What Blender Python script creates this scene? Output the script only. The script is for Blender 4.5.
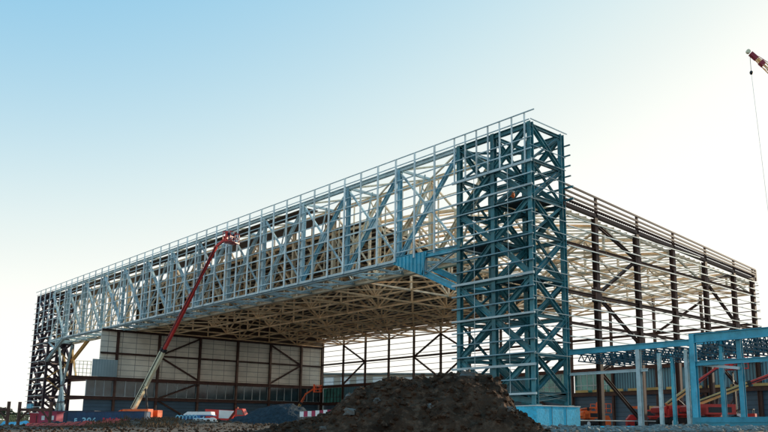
import bpy, math, random
from mathutils import Vector, Matrix, noise
random.seed(11)
S = bpy.context.scene
for o in list(bpy.data.objects): bpy.data.objects.remove(o)
COL = S.collection
R = math.radians

# ---------------------------------------------------------------- camera
YAW, PITCH, CAM = R(45.0771), R(10.669), Vector((53.157, -66.136, 1.2))
cd = bpy.data.cameras.new('camera'); cam = bpy.data.objects.new('camera', cd); COL.objects.link(cam)
cam.location = CAM; cam.rotation_euler = (R(90) + PITCH, 0, YAW)
cd.lens = 35.985; cd.sensor_width = 36; cd.shift_x = -0.08587; cd.shift_y = 0.08715
cd.clip_start = 0.5; cd.clip_end = 9000
S.camera = cam
# ---------------------------------------------------------------- sky, sun, exposure
SUN_EL, SUN_AZ = R(14), R(3)            # azimuth measured from +Y towards +X
w = bpy.data.worlds.new('World'); S.world = w; w.use_nodes = True
wn = w.node_tree.nodes; wl = w.node_tree.links
bg = wn['Background']; sky = wn.new('ShaderNodeTexSky'); sky.sky_type = 'NISHITA'; sky.sun_disc = False
sky.sun_elevation = SUN_EL; sky.sun_rotation = SUN_AZ
sky.air_density = 2.0; sky.dust_density = 0.5; sky.ozone_density = 1.0; sky.altitude = 0
SKY_STRENGTH, EXPOSURE = 0.15, 0.6
def wmath(op, a, b=None):
    n = wn.new('ShaderNodeMath'); n.operation = op
    for i, q in enumerate((a, b)):
        if q is None: continue
        if hasattr(q, 'links'): wl.new(q, n.inputs[i])
        else: n.inputs[i].default_value = q
    return n.outputs[0]
sep = wn.new('ShaderNodeSeparateColor'); comb = wn.new('ShaderNodeCombineColor'); wl.new(sky.outputs[0], sep.inputs[0])
def film(ch, g, k):                      # film-like shoulder of a bright, hazy evening sky
    x = wmath('MULTIPLY', wmath('POWER', wmath('MULTIPLY', sep.outputs[ch], SKY_STRENGTH), g), -k)
    return wmath('SUBTRACT', 1.0, wmath('EXPONENT', x))
sr = film(0, 2.5, 9.8)
sg = wmath('SUBTRACT', 1.0, wmath('MULTIPLY', wmath('POWER', wmath('SUBTRACT', 1.0, sr), 1.25), .6))
sb = wmath('ADD', wmath('MULTIPLY', sr, .14), .775); sr = wmath('MULTIPLY', sr, .985); sg = wmath('MULTIPLY', sg, .97)
hi = wmath('ADD', wmath('MULTIPLY', wmath('POWER', wmath('MAXIMUM', wmath('SUBTRACT', sr, .80), 0.0), 2.0), 3.0), 1.0)   # bright glow round the sun
tc = wn.new('ShaderNodeTexCoord'); sx_ = wn.new('ShaderNodeSeparateXYZ'); wl.new(tc.outputs['Generated'], sx_.inputs[0])
hz = wmath('EXPONENT', wmath('MULTIPLY', wmath('MAXIMUM', sx_.outputs[2], 0.0), -1 / .10))                                # pale haze along the whole horizon
def mixh(q, v):
    q = wmath('MULTIPLY', q, hi); return wmath('ADD', q, wmath('MULTIPLY', wmath('SUBTRACT', v, q), hz))
sr, sg, sb = mixh(sr, 1.12), mixh(sg, 1.09), mixh(sb, .99)
kk = 1 / (SKY_STRENGTH * 2 ** EXPOSURE)
for i, q in enumerate((sr, sg, sb)): wl.new(wmath('MULTIPLY', q, kk), comb.inputs[i])
wl.new(comb.outputs[0], bg.inputs[0]); bg.inputs[1].default_value = SKY_STRENGTH
sd = bpy.data.lights.new('sun', 'SUN'); sd.energy = 4.2; sd.angle = R(0.5); sd.color = (1.0, 0.84, 0.62)
sun = bpy.data.objects.new('sun', sd); COL.objects.link(sun)
sdir = Vector((math.sin(SUN_AZ) * math.cos(SUN_EL), math.cos(SUN_AZ) * math.cos(SUN_EL), math.sin(SUN_EL)))
sun.rotation_euler = sdir.to_track_quat('Z', 'Y').to_euler(); sun.location = (0, 0, 120)
vs = S.view_settings; vs.view_transform = 'Standard'; vs.look = 'None'; vs.gamma = 1; vs.use_curve_mapping = False
vs.exposure = EXPOSURE
S.display_settings.display_device = 'sRGB'

# ---------------------------------------------------------------- helpers
FWD = Vector((-math.sin(YAW), math.cos(YAW), 0)); RGT = Vector((math.cos(YAW), math.sin(YAW), 0))
def ground(x, y):
    d = Vector((x, y, 0)) - Vector((CAM.x, CAM.y, 0)); dep = d.dot(FWD); lat = d.dot(RGT)
    t = min(1, max(0, (dep - 12) / 38)); t = t * t * (3 - 2 * t)
    h = -0.4 + 1.4 * t
    n = noise.noise(Vector((x * .11, y * .11, 3.1))); n2 = noise.noise(Vector((x * .6, y * .6, 7.7)))
    h += (.10 * n + .04 * n2) * t * (1 if dep < 140 else .4)
    k = .5 if lat > 0 else (1.0 if -26 < lat < -7 else .62)
    h += k * (.5 + .35 * n + .16 * n2) * math.exp(-((dep - 61 - 3 * n) / 6.5) ** 2)
    if dep > 500: h -= min(1.5, (dep - 500) / 800)
    return h
def gp(px, dep):                         # a ground spot: compass bearing from the viewpoint and distance
    lat = (px - 449.95) / 767.69 * dep
    p = Vector((CAM.x, CAM.y, 0)) + FWD * dep * 1.0176 + RGT * lat
    return Vector((p.x, p.y, ground(p.x, p.y)))

class MB:
    def __init__(s): s.v = []; s.f = []; s.sm = []
    def quadbox(s, o, a, b, c):          # box: centre o, half axes a b c
        n = len(s.v)
        for i in (-1, 1):
            for j in (-1, 1):
                for k in (-1, 1): s.v.append(o + a * i + b * j + c * k)
        s.f += [tuple(n + q for q in f) for f in ((0, 1, 3, 2), (4, 6, 7, 5), (0, 4, 5, 1), (2, 3, 7, 6), (0, 2, 6, 4), (1, 5, 7, 3))]
        return s
    def box(s, x0, x1, y0, y1, z0, z1, rot=0, piv=(0, 0)):
        o = Vector(((x0 + x1) / 2, (y0 + y1) / 2, (z0 + z1) / 2)); M = Matrix.Rotation(rot, 3, 'Z')
        return s.quadbox(M @ o, M @ Vector(((x1 - x0) / 2, 0, 0)), M @ Vector((0, (y1 - y0) / 2, 0)), Vector((0, 0, (z1 - z0) / 2)))
    @staticmethod
    def axes(p, q, up):
        d = (q - p); L = d.length; d = d / L; up = Vector(up)
        if abs(d.dot(up)) > .98: up = Vector((0, 1, 0)) if abs(d.y) < .9 else Vector((1, 0, 0))
        sx = d.cross(up).normalized(); u = sx.cross(d).normalized()
        return d, L, sx, u
    def bar(s, p, q, w, h=None, up=(0, 0, 1)):
        p = Vector(p); q = Vector(q); h = h or w; d, L, sx, u = s.axes(p, q, up)
        return s.quadbox((p + q) / 2, d * L / 2, sx * w / 2, u * h / 2)
    def hbar(s, p, q, w, h, t=.05, up=(0, 0, 1)):      # wide-flange section: flanges on +-u, web between
        p = Vector(p); q = Vector(q); d, L, sx, u = s.axes(p, q, up); m = (p + q) / 2
        s.quadbox(m + u * (h / 2 - t / 2), d * L / 2, sx * w / 2, u * t / 2)
        s.quadbox(m - u * (h / 2 - t / 2), d * L / 2, sx * w / 2, u * t / 2)
        return s.quadbox(m, d * L / 2, sx * t / 2, u * (h / 2 - t))
    def cyl(s, p, q, r0, r1=None, n=10, cap=True):
        p = Vector(p); q = Vector(q); r1 = r0 if r1 is None else r1; d, L, sx, u = s.axes(p, q, (0, 0, 1)); b = len(s.v)
        for c, r in ((p, r0), (q, r1)):
            for i in range(n):
                a = 2 * math.pi * i / n; s.v.append(c + sx * math.cos(a) * r + u * math.sin(a) * r)
        for i in range(n):
            j = (i + 1) % n; s.f.append((b + i, b + j, b + n + j, b + n + i))
        if cap: s.f.append(tuple(b + i for i in reversed(range(n)))); s.f.append(tuple(b + n + i for i in range(n)))
        return s
    def tube(s, pts, r, n=6):
        for a, b in zip(pts[:-1], pts[1:]): s.cyl(a, b, r, r, n)
        return s
    def prism(s, pts, vec):              # polygon pts extruded by vec
        n = len(s.v); k = len(pts); vec = Vector(vec)
        s.v += [Vector(p) for p in pts] + [Vector(p) + vec for p in pts]
        s.f.append(tuple(n + i for i in range(k))); s.f.append(tuple(n + k + i for i in reversed(range(k))))
        for i in range(k):
            j = (i + 1) % k; s.f.append((n + j, n + i, n + k + i, n + k + j))
        return s
    def blob(s, c, r, seed=0, n=8, m=6, sq=(1, 1, 1), rough=.25):
        b = len(s.v); c = Vector(c)
        for i in range(m + 1):
            th = math.pi * i / m
            for j in range(n):
                ph = 2 * math.pi * j / n
                d = Vector((math.sin(th) * math.cos(ph), math.sin(th) * math.sin(ph), math.cos(th)))
                k = 1 + rough * noise.noise(d * 1.7 + Vector((seed * 3.3, seed * 1.7, 0)))
                s.v.append(c + Vector((d.x * sq[0], d.y * sq[1], d.z * sq[2])) * r * k)
        for i in range(m):
            for j in range(n):
                j2 = (j + 1) % n; s.f.append((b + i * n + j, b + (i + 1) * n + j, b + (i + 1) * n + j2, b + i * n + j2))
        return s
    def build(s, name, mat, parent=None, base=None, smooth=False):
        base = Vector(base) if base is not None else (world_loc(parent) if parent else Vector())
        me = bpy.data.meshes.new(name); me.from_pydata([tuple(v - base) for v in s.v], [], s.f); me.update()
        me.materials.append(mat)
        if smooth:
            for p in me.polygons: p.use_smooth = True
        o = bpy.data.objects.new(name, me); COL.objects.link(o)
        if parent: o.parent = parent
        else: o.location = base
        return o
LOC = {}
def world_loc(o): 
    v = Vector()
    while o: v = v + o.location; o = o.parent
    return v
def tag(o, label=None, cat=None, group=None, kind=None):
    if label: o['label'] = label
    if cat: o['category'] = cat
    if group: o['group'] = group
    if kind: o['kind'] = kind
    return o
def empty(name, loc=(0, 0, 0), rz=0, parent=None):
    o = bpy.data.objects.new(name, None); COL.objects.link(o); o.location = loc; o.rotation_euler.z = rz; o.empty_display_size = .3
    if parent: o.parent = parent
    return o
def copy_tree(o, parent=None):
    c = o.copy(); COL.objects.link(c)
    if parent: c.parent = parent
    for ch in list(o.children): copy_tree(ch, c)
    return c

# ---------------------------------------------------------------- materials
def mat(name, col, rough=.6, metal=0.0, var=.18, scale=.6, dirt=None, dirt_amt=.35, bump=0.0, bscale=8, rnd=.2, spec=.4):
    m = bpy.data.materials.new(name); m.use_nodes = True; nt = m.node_tree; N = nt.nodes; L = nt.links
    b = N['Principled BSDF']; b.inputs['Roughness'].default_value = rough; b.inputs['Metallic'].default_value = metal
    b.inputs['Specular IOR Level'].default_value = spec
    g = N.new('ShaderNodeNewGeometry'); t = N.new('ShaderNodeTexNoise'); t.inputs['Scale'].default_value = scale; t.inputs['Detail'].default_value = 6
    L.new(g.outputs['Position'], t.inputs['Vector'])
    oi = N.new('ShaderNodeObjectInfo')
    mr = N.new('ShaderNodeMapRange'); mr.inputs[1].default_value = .3; mr.inputs[2].default_value = .7
    mr.inputs[3].default_value = 1 - var; mr.inputs[4].default_value = 1 + var; L.new(t.outputs['Fac'], mr.inputs[0])
    m2 = N.new('ShaderNodeMapRange'); m2.inputs[3].default_value = 1 - rnd; m2.inputs[4].default_value = 1 + rnd; L.new(oi.outputs['Random'], m2.inputs[0])
    mu = N.new('ShaderNodeMath'); mu.operation = 'MULTIPLY'; L.new(mr.outputs[0], mu.inputs[0]); L.new(m2.outputs[0], mu.inputs[1])
    vm = N.new('ShaderNodeVectorMath'); vm.operation = 'SCALE'; vm.inputs[0].default_value = col[:3]; L.new(mu.outputs[0], vm.inputs['Scale'])
    out = vm.outputs[0]
    if dirt:
        t2 = N.new('ShaderNodeTexNoise'); t2.inputs['Scale'].default_value = scale * 2.7; t2.inputs['Detail'].default_value = 8; t2.inputs['Roughness'].default_value = .7
        L.new(g.outputs['Position'], t2.inputs['Vector'])
        r = N.new('ShaderNodeMapRange'); r.inputs[1].default_value = .5; r.inputs[2].default_value = .68; r.inputs[4].default_value = dirt_amt; L.new(t2.outputs['Fac'], r.inputs[0])
        mx = N.new('ShaderNodeMix'); mx.data_type = 'RGBA'; L.new(r.outputs[0], mx.inputs['Factor']); L.new(out, mx.inputs['A']); mx.inputs['B'].default_value = (*dirt, 1)
        out = mx.outputs['Result']
    L.new(out, b.inputs['Base Color'])
    if bump:
        t3 = N.new('ShaderNodeTexNoise'); t3.inputs['Scale'].default_value = bscale; t3.inputs['Detail'].default_value = 8; L.new(g.outputs['Position'], t3.inputs['Vector'])
        bp = N.new('ShaderNodeBump'); bp.inputs['Strength'].default_value = bump; bp.inputs['Distance'].default_value = .1; L.new(t3.outputs['Fac'], bp.inputs['Height']); L.new(bp.outputs[0], b.inputs['Normal'])
    return m
def line_mat(name, col, line, axis_a, step_a, axis_b, step_b, width=.05, rough=.5):
    """sheet cladding with joints: stripes of another tone every step_a / step_b metres"""
    m = mat(name, col, rough, var=.2, scale=.22, rnd=.03); nt = m.node_tree; N = nt.nodes; L = nt.links; b = N['Principled BSDF']
    src = b.inputs['Base Color'].links[0].from_socket
    g = N.new('ShaderNodeNewGeometry'); sp = N.new('ShaderNodeSeparateXYZ'); L.new(g.outputs['Position'], sp.inputs[0])
    fac = None
    for ax, st in ((axis_a, step_a), (axis_b, step_b)):
        if ax is None: continue
        pm = N.new('ShaderNodeMath'); pm.operation = 'PINGPONG'; L.new(sp.outputs[ax], pm.inputs[0]); pm.inputs[1].default_value = st / 2
        lt = N.new('ShaderNodeMath'); lt.operation = 'LESS_THAN'; L.new(pm.outputs[0], lt.inputs[0]); lt.inputs[1].default_value = width
        if fac is None: fac = lt.outputs[0]
        else:
            mm = N.new('ShaderNodeMath'); mm.operation = 'MAXIMUM'; L.new(fac, mm.inputs[0]); L.new(lt.outputs[0], mm.inputs[1]); fac = mm.outputs[0]
    mx = N.new('ShaderNodeMix'); mx.data_type = 'RGBA'; L.new(fac, mx.inputs['Factor']); L.new(src, mx.inputs['A']); mx.inputs['B'].default_value = (*line, 1)
    L.new(mx.outputs['Result'], b.inputs['Base Color'])
    return m
M = {}
M['teal'] = mat('teal_paint', (.034, .175, .215), .5, var=.35, dirt=(.02, .05, .06), dirt_amt=.5)
M['pale'] = mat('pale_blue_primer', (.47, .62, .67), .5, var=.18, dirt=(.10, .17, .2), dirt_amt=.45)
M['midblue'] = mat('mid_blue_primer', (.22, .46, .57), .5, var=.2, dirt=(.06, .17, .23), dirt_amt=.5)
M['strong'] = mat('bright_blue_paint', (.045, .34, .48), .42, var=.2, dirt=(.02, .09, .12))
M['girt'] = mat('galvanised_steel', (.42, .53, .57), .45, .2, var=.2)
M['dullgirt'] = mat('grey_teal_girt', (.17, .30, .36), .5, .1, var=.25)
M['postblue'] = mat('pale_grey_blue_post', (.62, .72, .75), .45, .1, var=.2)
M['roofsteel'] = mat('brown_roof_primer', (.80, .56, .34), .6, var=.25, dirt=(.42, .25, .12), dirt_amt=.5)
M['brown'] = mat('dark_brown_primer', (.062, .028, .022), .6, var=.3, dirt=(.11, .045, .025), dirt_amt=.5)
M['redbrown'] = mat('red_oxide_primer', (.08, .032, .023), .6, var=.3)
M['plum'] = mat('plum_primer', (.055, .035, .05), .6, var=.3, dirt=(.12, .07, .06), dirt_amt=.4)
M['ochre'] = mat('sunlit_ochre_steel', (.62, .38, .15), .6, var=.2)  # orange of low sun on the left tower steel, put into the colour
M['cream'] = mat('sunlit_buff_primer', (.74, .62, .46), .55, var=.2, dirt=(.42, .30, .18), dirt_amt=.5)  # buff steel with warm sunlight put into its colour
M['deck'] = line_mat('roof_decking', (.065, .038, .024), (.03, .018, .012), 0, .9, None, 1, .09)
M['purlin'] = mat('galvanised_purlin', (.78, .68, .53), .45, .1, var=.15)
M['clad'] = line_mat('liner_cladding', (.82, .78, .68), (.26, .25, .23), 2, 1.25, 1, 3.15, .055)
M['lowwall'] = line_mat('slate_blue_cladding', (.06, .115, .17), (.035, .07, .10), 2, .8, None, 1, .06)
M['tealpanel'] = line_mat('teal_wall_panel', (.30, .40, .43), (.22, .31, .34), 1, .6, None, 1, .05)
M['stripe'] = line_mat('ribbed_teal_cladding', (.12, .28, .36), (.04, .09, .13), 0, .55, None, 1, .1)
M['glass'] = mat('window_glass', (.02, .05, .065), .12, var=.5, scale=.5, spec=.8)
M['glassgreen'] = mat('green_window_glass', (.05, .24, .22), .2, var=.6, scale=.45, spec=.7)
M['frame'] = mat('pale_window_frame', (.5, .58, .6), .5)
M['concrete'] = mat('formwork_concrete', (.06, .50, .74), .8, var=.16, scale=.8, dirt=(.06, .20, .26), dirt_amt=.6, bump=.25, bscale=5)
M['rawcon'] = mat('grey_concrete', (.20, .24, .24), .85, var=.2, bump=.3, bscale=4)
M['soil'] = mat('dark_soil', (.054, .031, .020), 1.0, var=.6, scale=.7, dirt=(.15, .09, .06), dirt_amt=.75, bump=1.0, bscale=4, spec=.08)
M['dirt'] = mat('site_dirt', (.085, .058, .040), .95, var=.4, scale=.4, dirt=(.05, .035, .025), dirt_amt=.8, bump=.8, bscale=3)
M['gravel'] = mat('blue_grey_gravel', (.020, .038, .052), 1.0, var=.45, scale=2.2, dirt=(.012, .03, .05), dirt_amt=.8, bump=1.0, bscale=9)
M['stone'] = mat('broken_concrete', (.12, .11, .10), .9, var=.3, bump=.5, rnd=.4)
M['red'] = mat('red_machine_paint', (.60, .035, .03), .4, var=.15, dirt=(.15, .02, .02))
M['orange'] = mat('orange_machine_paint', (.80, .13, .025), .4, var=.15, dirt=(.25, .05, .02))
M['boomcream'] = mat('cream_machine_paint', (.86, .83, .60), .45, var=.12, dirt=(.35, .30, .16))
M['boomtan'] = mat('tan_machine_paint', (.66, .40, .14), .45, var=.2, dirt=(.16, .09, .05))
M['rubber'] = mat('tyre_rubber', (.018, .018, .02), .85)
M['dark'] = mat('dark_metal', (.025, .026, .03), .55, .3)
M['white'] = mat('white_paint', (.72, .75, .76), .45, var=.1, dirt=(.4, .42, .42))
M['navy'] = mat('navy_container_paint', (.010, .055, .13), .5, var=.25, dirt=(.01, .03, .07), dirt_amt=.6)
M['darknavy'] = mat('dark_navy_paint', (.012, .035, .075), .5, var=.25)
M['joist'] = mat('teal_joist_paint', (.012, .07, .11), .9, var=.3, spec=.05)
M['ice'] = mat('ice_blue_lettering', (.28, .62, .78), .5, var=.2)
M['redletter'] = mat('red_lettering', (.45, .02, .05), .5)
M['blueveh'] = mat('blue_machine_paint', (.02, .16, .38), .4, var=.2)
M['tarp'] = mat('blue_tarpaulin', (.10, .42, .62), .6, var=.3)
M['maroon'] = mat('maroon_paint', (.34, .02, .045), .5)
M['pinkred'] = mat('pink_red_paint', (.34, .03, .08), .5)
M['meshgreen'] = mat('yellow_green_mesh', (.42, .42, .22), .8)
M['rednet'] = mat('red_netting', (.55, .05, .03), .8, var=.3)
M['skin'] = mat('skin', (.45, .26, .18), .6)
M['cloth'] = mat('dark_clothes', (.03, .04, .07), .9)
M['hivis'] = mat('orange_hivis', (.75, .16, .03), .7)
M['weed'] = mat('dry_weed', (.10, .06, .03), .9, var=.5, scale=3)
M['leaf'] = mat('bush_leaf', (.045, .065, .03), .8, var=.5, scale=2)
M['far'] = line_mat('far_cladding', (.42, .40, .34), (.30, .28, .24), 2, 1.4, None, 1, .12)
M['amber'] = mat('amber_curtain', (.5, .36, .14), .8)

def lettering(body, size, m, parent, matrix, space=1.0, off=0.0, ext=.006):
    fc = bpy.data.curves.new('lettering_curve', 'FONT'); fc.body = body; fc.size = size; fc.extrude = ext; fc.space_character = space; fc.offset = off
    fo = bpy.data.objects.new('lettering_curve', fc); COL.objects.link(fo); bpy.context.view_layer.update()
    me = bpy.data.meshes.new_from_object(fo.evaluated_get(bpy.context.evaluated_depsgraph_get())); me.name = 'lettering'
    bpy.data.objects.remove(fo); bpy.data.curves.remove(fc); me.materials.clear(); me.materials.append(m)
    o = bpy.data.objects.new('lettering', me); COL.objects.link(o); o.parent = parent; o.matrix_local = matrix; return o
# ---------------------------------------------------------------- ground
def build_ground():
    b = MB(); na = 220; rr = []; r = 2.0
    while r < 4200: rr.append(r); r *= 1.045 if r < 260 else 1.14
    for r in rr:
        for i in range(na):
            # denser towards the view
            a = (i / na) * 2 * math.pi
            x = CAM.x + r * math.cos(a); y = CAM.y + r * math.sin(a); b.v.append(Vector((x, y, ground(x, y))))
    for k in range(len(rr) - 1):
        for i in range(na):
            j = (i + 1) % na; b.f.append((k * na + i, (k + 1) * na + i, (k + 1) * na + j, k * na + j))
    c = len(b.v); b.v.append(Vector((CAM.x, CAM.y, -.4)))
    for i in range(na): b.f.append((c, i, (i + 1) % na))
    return tag(b.build('ground', M['dirt'], smooth=True), kind='structure')
build_ground()
slab = MB().box(-119.6, -.5, 7, 56.5, .7, 1.14).build('concrete_floor', M['rawcon'], base=(-60, 30, 1)); tag(slab, kind='structure')

# ---------------------------------------------------------------- the hangar
W, TD, SD, P = 171.15, 5.86, 57.54, 11.41       # truss length, tower depth, side depth, panel
GZ = 1.0
H = tag(empty('aircraft_hangar', (-60, 28, GZ)), 'huge unclad steel hangar frame with a long raised door truss between two lattice towers', 'hangar')
def part(name, parent=H): return empty(name, (0, 0, 0), 0, parent)
def V(x, y, z): return Vector((x, y, z))
def H1(name, p, q, w, h, m, par, up=(0, 0, 1), t=.06): return MB().hbar(p, q, w, h, t, up).build(name, m, par)
def B1(name, p, q, w, h, m, par, up=(0, 0, 1)): return MB().bar(p, q, w, h, up).build(name, m, par)

# --- roof shape
def roofz(x, y):
    u = min(1.2, max(0, (x + 60) / 60.0)); base = 33.2 - .147 * (y - 5.86); e = 27.5 - .042 * (y - 6.7)
    return base + (e - base) * u ** 3

# --- towers
LV_A = [1.2, 9.15, 17.9, 27.2, 36.0]       # node levels on the corner columns
LV_M = [4.9, 13.55, 22.9, 31.6]            # node levels on the middle columns
def tower(x0, sgn, m, girtx, extra):
    t = part('corner_tower')
    xs = [x0, x0 + sgn * P / 2, x0 + sgn * P]
    for ix, x in enumerate(xs):
        for y in (0, TD):
            base = 3.56 if (sgn < 0 and ix == 0) else 1.0
            MB().hbar(V(x, y, base), V(x, y, 36.2), .56, .6, .07, (0, 1, 0)).bar(V(x, y, base), V(x, y, base + .12), 1.0, 1.0).build('column', m, t)
    for y in (0, TD):
        yo = y + (-.02 if y == 0 else .02)
        for z in LV_A[1:] + LV_M:
            if z > 35: H1('strut', V(xs[0], yo, 35.85), V(xs[2], yo, 35.85), .5, .6, m, t)
            else: H1('strut', V(xs[0], yo, z), V(xs[2], yo, z), .36, .42, m, t)
        nodes = []
        for i in range(4):
            nodes.append((LV_A[i], LV_M[i])); nodes.append((LV_A[i + 1], LV_M[i]))
        for za, zm in nodes:
            for xe in (xs[0], xs[2]):
                zz = 4.0 if za < 3 else za
                H1('diagonal', V(xe, yo, zz), V(xs[1], yo, zm), .46, .60, m, t)
        for z in LV_A[1:4]:
            for x, s2 in ((xs[0], sgn), (xs[2], -sgn)):
                MB().box(min(x, x + s2 * 1.2), max(x, x + s2 * 1.2), yo - .06, yo + .06, z - 1.0, z + 1.0).build('gusset', m, t)
        for z in LV_M:
            MB().box(xs[1] - 1.1, xs[1] + 1.1, yo - .065, yo + .065, z - .95, z + .95).build('gusset', m, t)
    for ix, x in enumerate(xs):                # side faces: zigzag braces
        for z in LV_A[1:] + LV_M:
            H1('strut', V(x, 0, min(z, 35.8)), V(x, TD, min(z, 35.8)), .34, .4, m, t)
        zig = []
        for i in range(4): zig += [(LV_A[i] if LV_A[i] > 3 else 4.2, LV_M[i]), (LV_A[i + 1], LV_M[i])]
        for za, zm in zig:
            H1('diagonal', V(x, 0, za), V(x, TD, zm), .44, .52, m, t)
            if ix != 1: 
                H1('counter_brace', V(x, TD, za), V(x, 0, zm), .24, .26, extra, t)
    for z in (9.15, 17.9, 27.2, 35.6):         # plan bracing
        H1('plan_brace', V(xs[0], 0, z - .3), V(xs[1], TD, z - .3), .25, .25, m, t)
        H1('plan_brace', V(xs[1], TD, z - .3), V(xs[2], 0, z - .3), .25, .25, m, t)
    return t
TR = tower(0, -1, M['teal'], 0, M['teal'])
TL = tower(-W, 1, M['plum'], 0, M['ochre'])
GIRTZ = [34.13, 32.75, 31.33, 29.85, 28.5, 26.95, 25.54, 24.12, 22.7, 21.2, 19.73, 18.22, 16.79, 15.27, 13.74, 12.3, 10.86, 9.35, 8.02, 6.41, 4.85]
THICK = {31.33: .30, 28.5: .21, 18.22: .28, 13.74: .22, 8.02: .27, 4.85: .22}
for z in GIRTZ:
    h = THICK.get(z, .13)
    xr = .55; xl = -12.3
    if z < 23.5: 
        B1('girt', V(xl, -.47, z), V(xr, -.47, z), .22, h, M['girt'] if h > .2 else M['dullgirt'], TR)
        B1('girt', V(-W - 1.3, -.47, z), V(-W + P + .4, -.47, z), .2, .13, M['girt'], TL)
    elif h > .2: B1('girt', V(xl, -.47, z), V(xr, -.47, z), .22, h, M['girt'], TR)
for z in [1.6 * i + 9.2 for i in range(16)]:   # right-hand face girts, thin
    B1('girt', V(.42, -.6, z), V(.42, TD + .3, z), .1, .07, M['dullgirt'], TR)
for z in [34.8, 33.5, 32.2, 30.9]:
    B1('girt', V(-12.2, TD + .5, z), V(1.0, TD + .5, z), .16, .14, M['teal'], TR)
for z in (29.5, 28.0): B1('girt', V(-12.2, TD + .5, z), V(1.3, TD + .5, z), .2, .22, M['teal'], TR)
for (x, z0, z1) in [(-.36, 31.3, 37.2), (-2.3, 31.3, 37.2), (-4.21, 31.3, 37.2), (-6.1, 31.3, 37.2), (-8.0, 31.3, 37.2), (-9.9, 31.3, 37.2), (-11.8, 31.3, 37.2)]:
    B1('post', V(x, -.55, z0), V(x, -.55, z1), .16, .16, M['postblue'], TR)
for x in (-3.2, -8.6):
    B1('sag_rod', V(x, -.42, 4.8), V(x, -.42, 31.2), .05, .05, M['girt'], TR)
# ladder and small working deck in the right tower
MB().box(-5.4, -.5, .6, 5.2, 27.5, 27.58).build('work_deck', M['dark'], TR)
MB().box(-11, -6.2, .6, 5.2, 22.9, 22.98).build('work_deck', M['dark'], TR)
MB().box(-5.4, -.5, .6, 5.2, 18.2, 18.28).build('work_deck', M['dark'], TR)

# --- door truss
T = part('door_truss')
ZB, ZT = 23.0, 35.85
nP = 15
def tx(k): return -P * k
for y, mm in ((0, M['pale']), (TD, M['cream'])):  # inner plane in cream: its sunlit look is painted in
    H1('bottom_chord', V(tx(1) - .3, y, ZB), V(tx(14) + .3, y, ZB), .55, .6, mm, T)
    H1('top_chord', V(tx(1) - .3, y, ZT), V(tx(14) + .3, y, ZT), .5, .55, M['pale'] if y == 0 else M['cream'], T)
    for k in range(2, 14):
        col = mm
        if y == 0 and k <= 3: col = M['midblue']
        H1('vertical', V(tx(k), y, ZB), V(tx(k), y, ZT), .5, .55, col, T, (0, 1, 0))
    for k in range(1, 14):
        if k < 7: a, b = tx(k), tx(k + 1)        # top at the right end, foot at the left
        else: a, b = tx(k + 1), tx(k)
        H1('diagonal', V(a, y, ZT - .4), V(b, y, ZB + .3), .42, .5, M['midblue'] if y == 0 and k <= 3 else mm, T)
        mid = V((a + b) / 2, y, (ZB + ZT) / 2)
        H1('counter_brace', V(b, y + .02, ZT - .4), mid, .24, .26, mm, T)
        H1('counter_brace', mid, V(a, y + .02, ZB + .3), .22, .22, mm, T)
        MB().box(mid.x - .8, mid.x + .8, y - .07, y + .07, mid.z - .85, mid.z + .85).build('gusset', mm, T)
for k in range(1, 15):                            # members across the truss
    for z in (ZB, ZT): B1('cross_strut', V(tx(k), 0, z), V(tx(k), TD, z), .3, .35, M['pale'], T)
    B1('cross_brace', V(tx(k), 0, ZB), V(tx(k), TD, ZT), .22, .22, M['cream'], T)
    if k < 14:
        B1('soffit_brace', V(tx(k), .2, ZB), V(tx(k) - P / 2, TD - .2, ZB), .22, .2, M['pale'], T)
        B1('soffit_brace', V(tx(k) - P / 2, TD - .2, ZB), V(tx(k + 1), .2, ZB), .22, .2, M['pale'], T)
        B1('cross_strut', V(tx(k) - P / 2, 0, ZB), V(tx(k) - P / 2, TD, ZB), .25, .28, M['pale'], T)
        B1('top_brace', V(tx(k), .2, ZT), V(tx(k + 1), TD - .2, ZT), .2, .2, M['cream'], T)
        B1('top_brace', V(tx(k + 1), .2, ZT + .02), V(tx(k), TD - .2, ZT + .02), .2, .2, M['cream'], T)
for i in range(40):                               # light posts and sag members on the inner face of the truss
    x = tx(1) - 3.8 * (i + .5)
    B1('inner_post', V(x, TD - .4, ZB), V(x, TD - .4, ZT), .16, .16, M['cream'], T)
    if i % 3 == 1: B1('inner_brace', V(x, TD - .45, ZB), V(x - 7.6, TD - .45, ZT), .14, .14, M['cream'], T)
    if i % 3 == 2: B1('inner_brace', V(x, 2.9, ZT - .4), V(x - 3.8, 2.9, ZB + .4), .16, .16, M['pale'], T)
for z in (26.2, 29.4, 32.6): B1('inner_rail', V(tx(1), TD - .6, z), V(tx(14), TD - .6, z), .12, .12, M['cream'], T)
# soffit rails under the bottom chord
for y in (3.0,): B1('soffit_rail', V(tx(1), y, ZB - .28), V(tx(14), y, ZB - .28), .16, .2, M['pale'], T)
B1('fascia_beam', V(-23.2, -.48, 23.05), V(-W + P + 11.8, -.48, 23.05), .22, .34, M['girt'], T)
for z in GIRTZ[:8]:
    if z > 23.5: B1('girt', V(-W - 1.0, -.50, z), V(.55 if THICK.get(z, 0) < .2 else -12.3, -.50, z), .14, .12 if z != 28.5 else .2, M['girt'] if z == 28.5 else M['pale'], T)
for i in range(int((W - 12.4) / 3.805) + 1):
    x = -15.3 - 3.805 * i
    if x > -W: B1('rail_post', V(x, -.68, 22.9 if x > -W + P else 26), V(x, -.68, 37.2), .24, .18, M['postblue'], T)
B1('top_rail', V(-W - .4, -.68, 37.2), V(1.2, -.68, 37.2), .12, .11, M['pale'], T)
B1('edge_rail', V(-W, -.5, 36.3), V(.3, -.5, 36.3), .12, .10, M['pale'], T)
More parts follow.
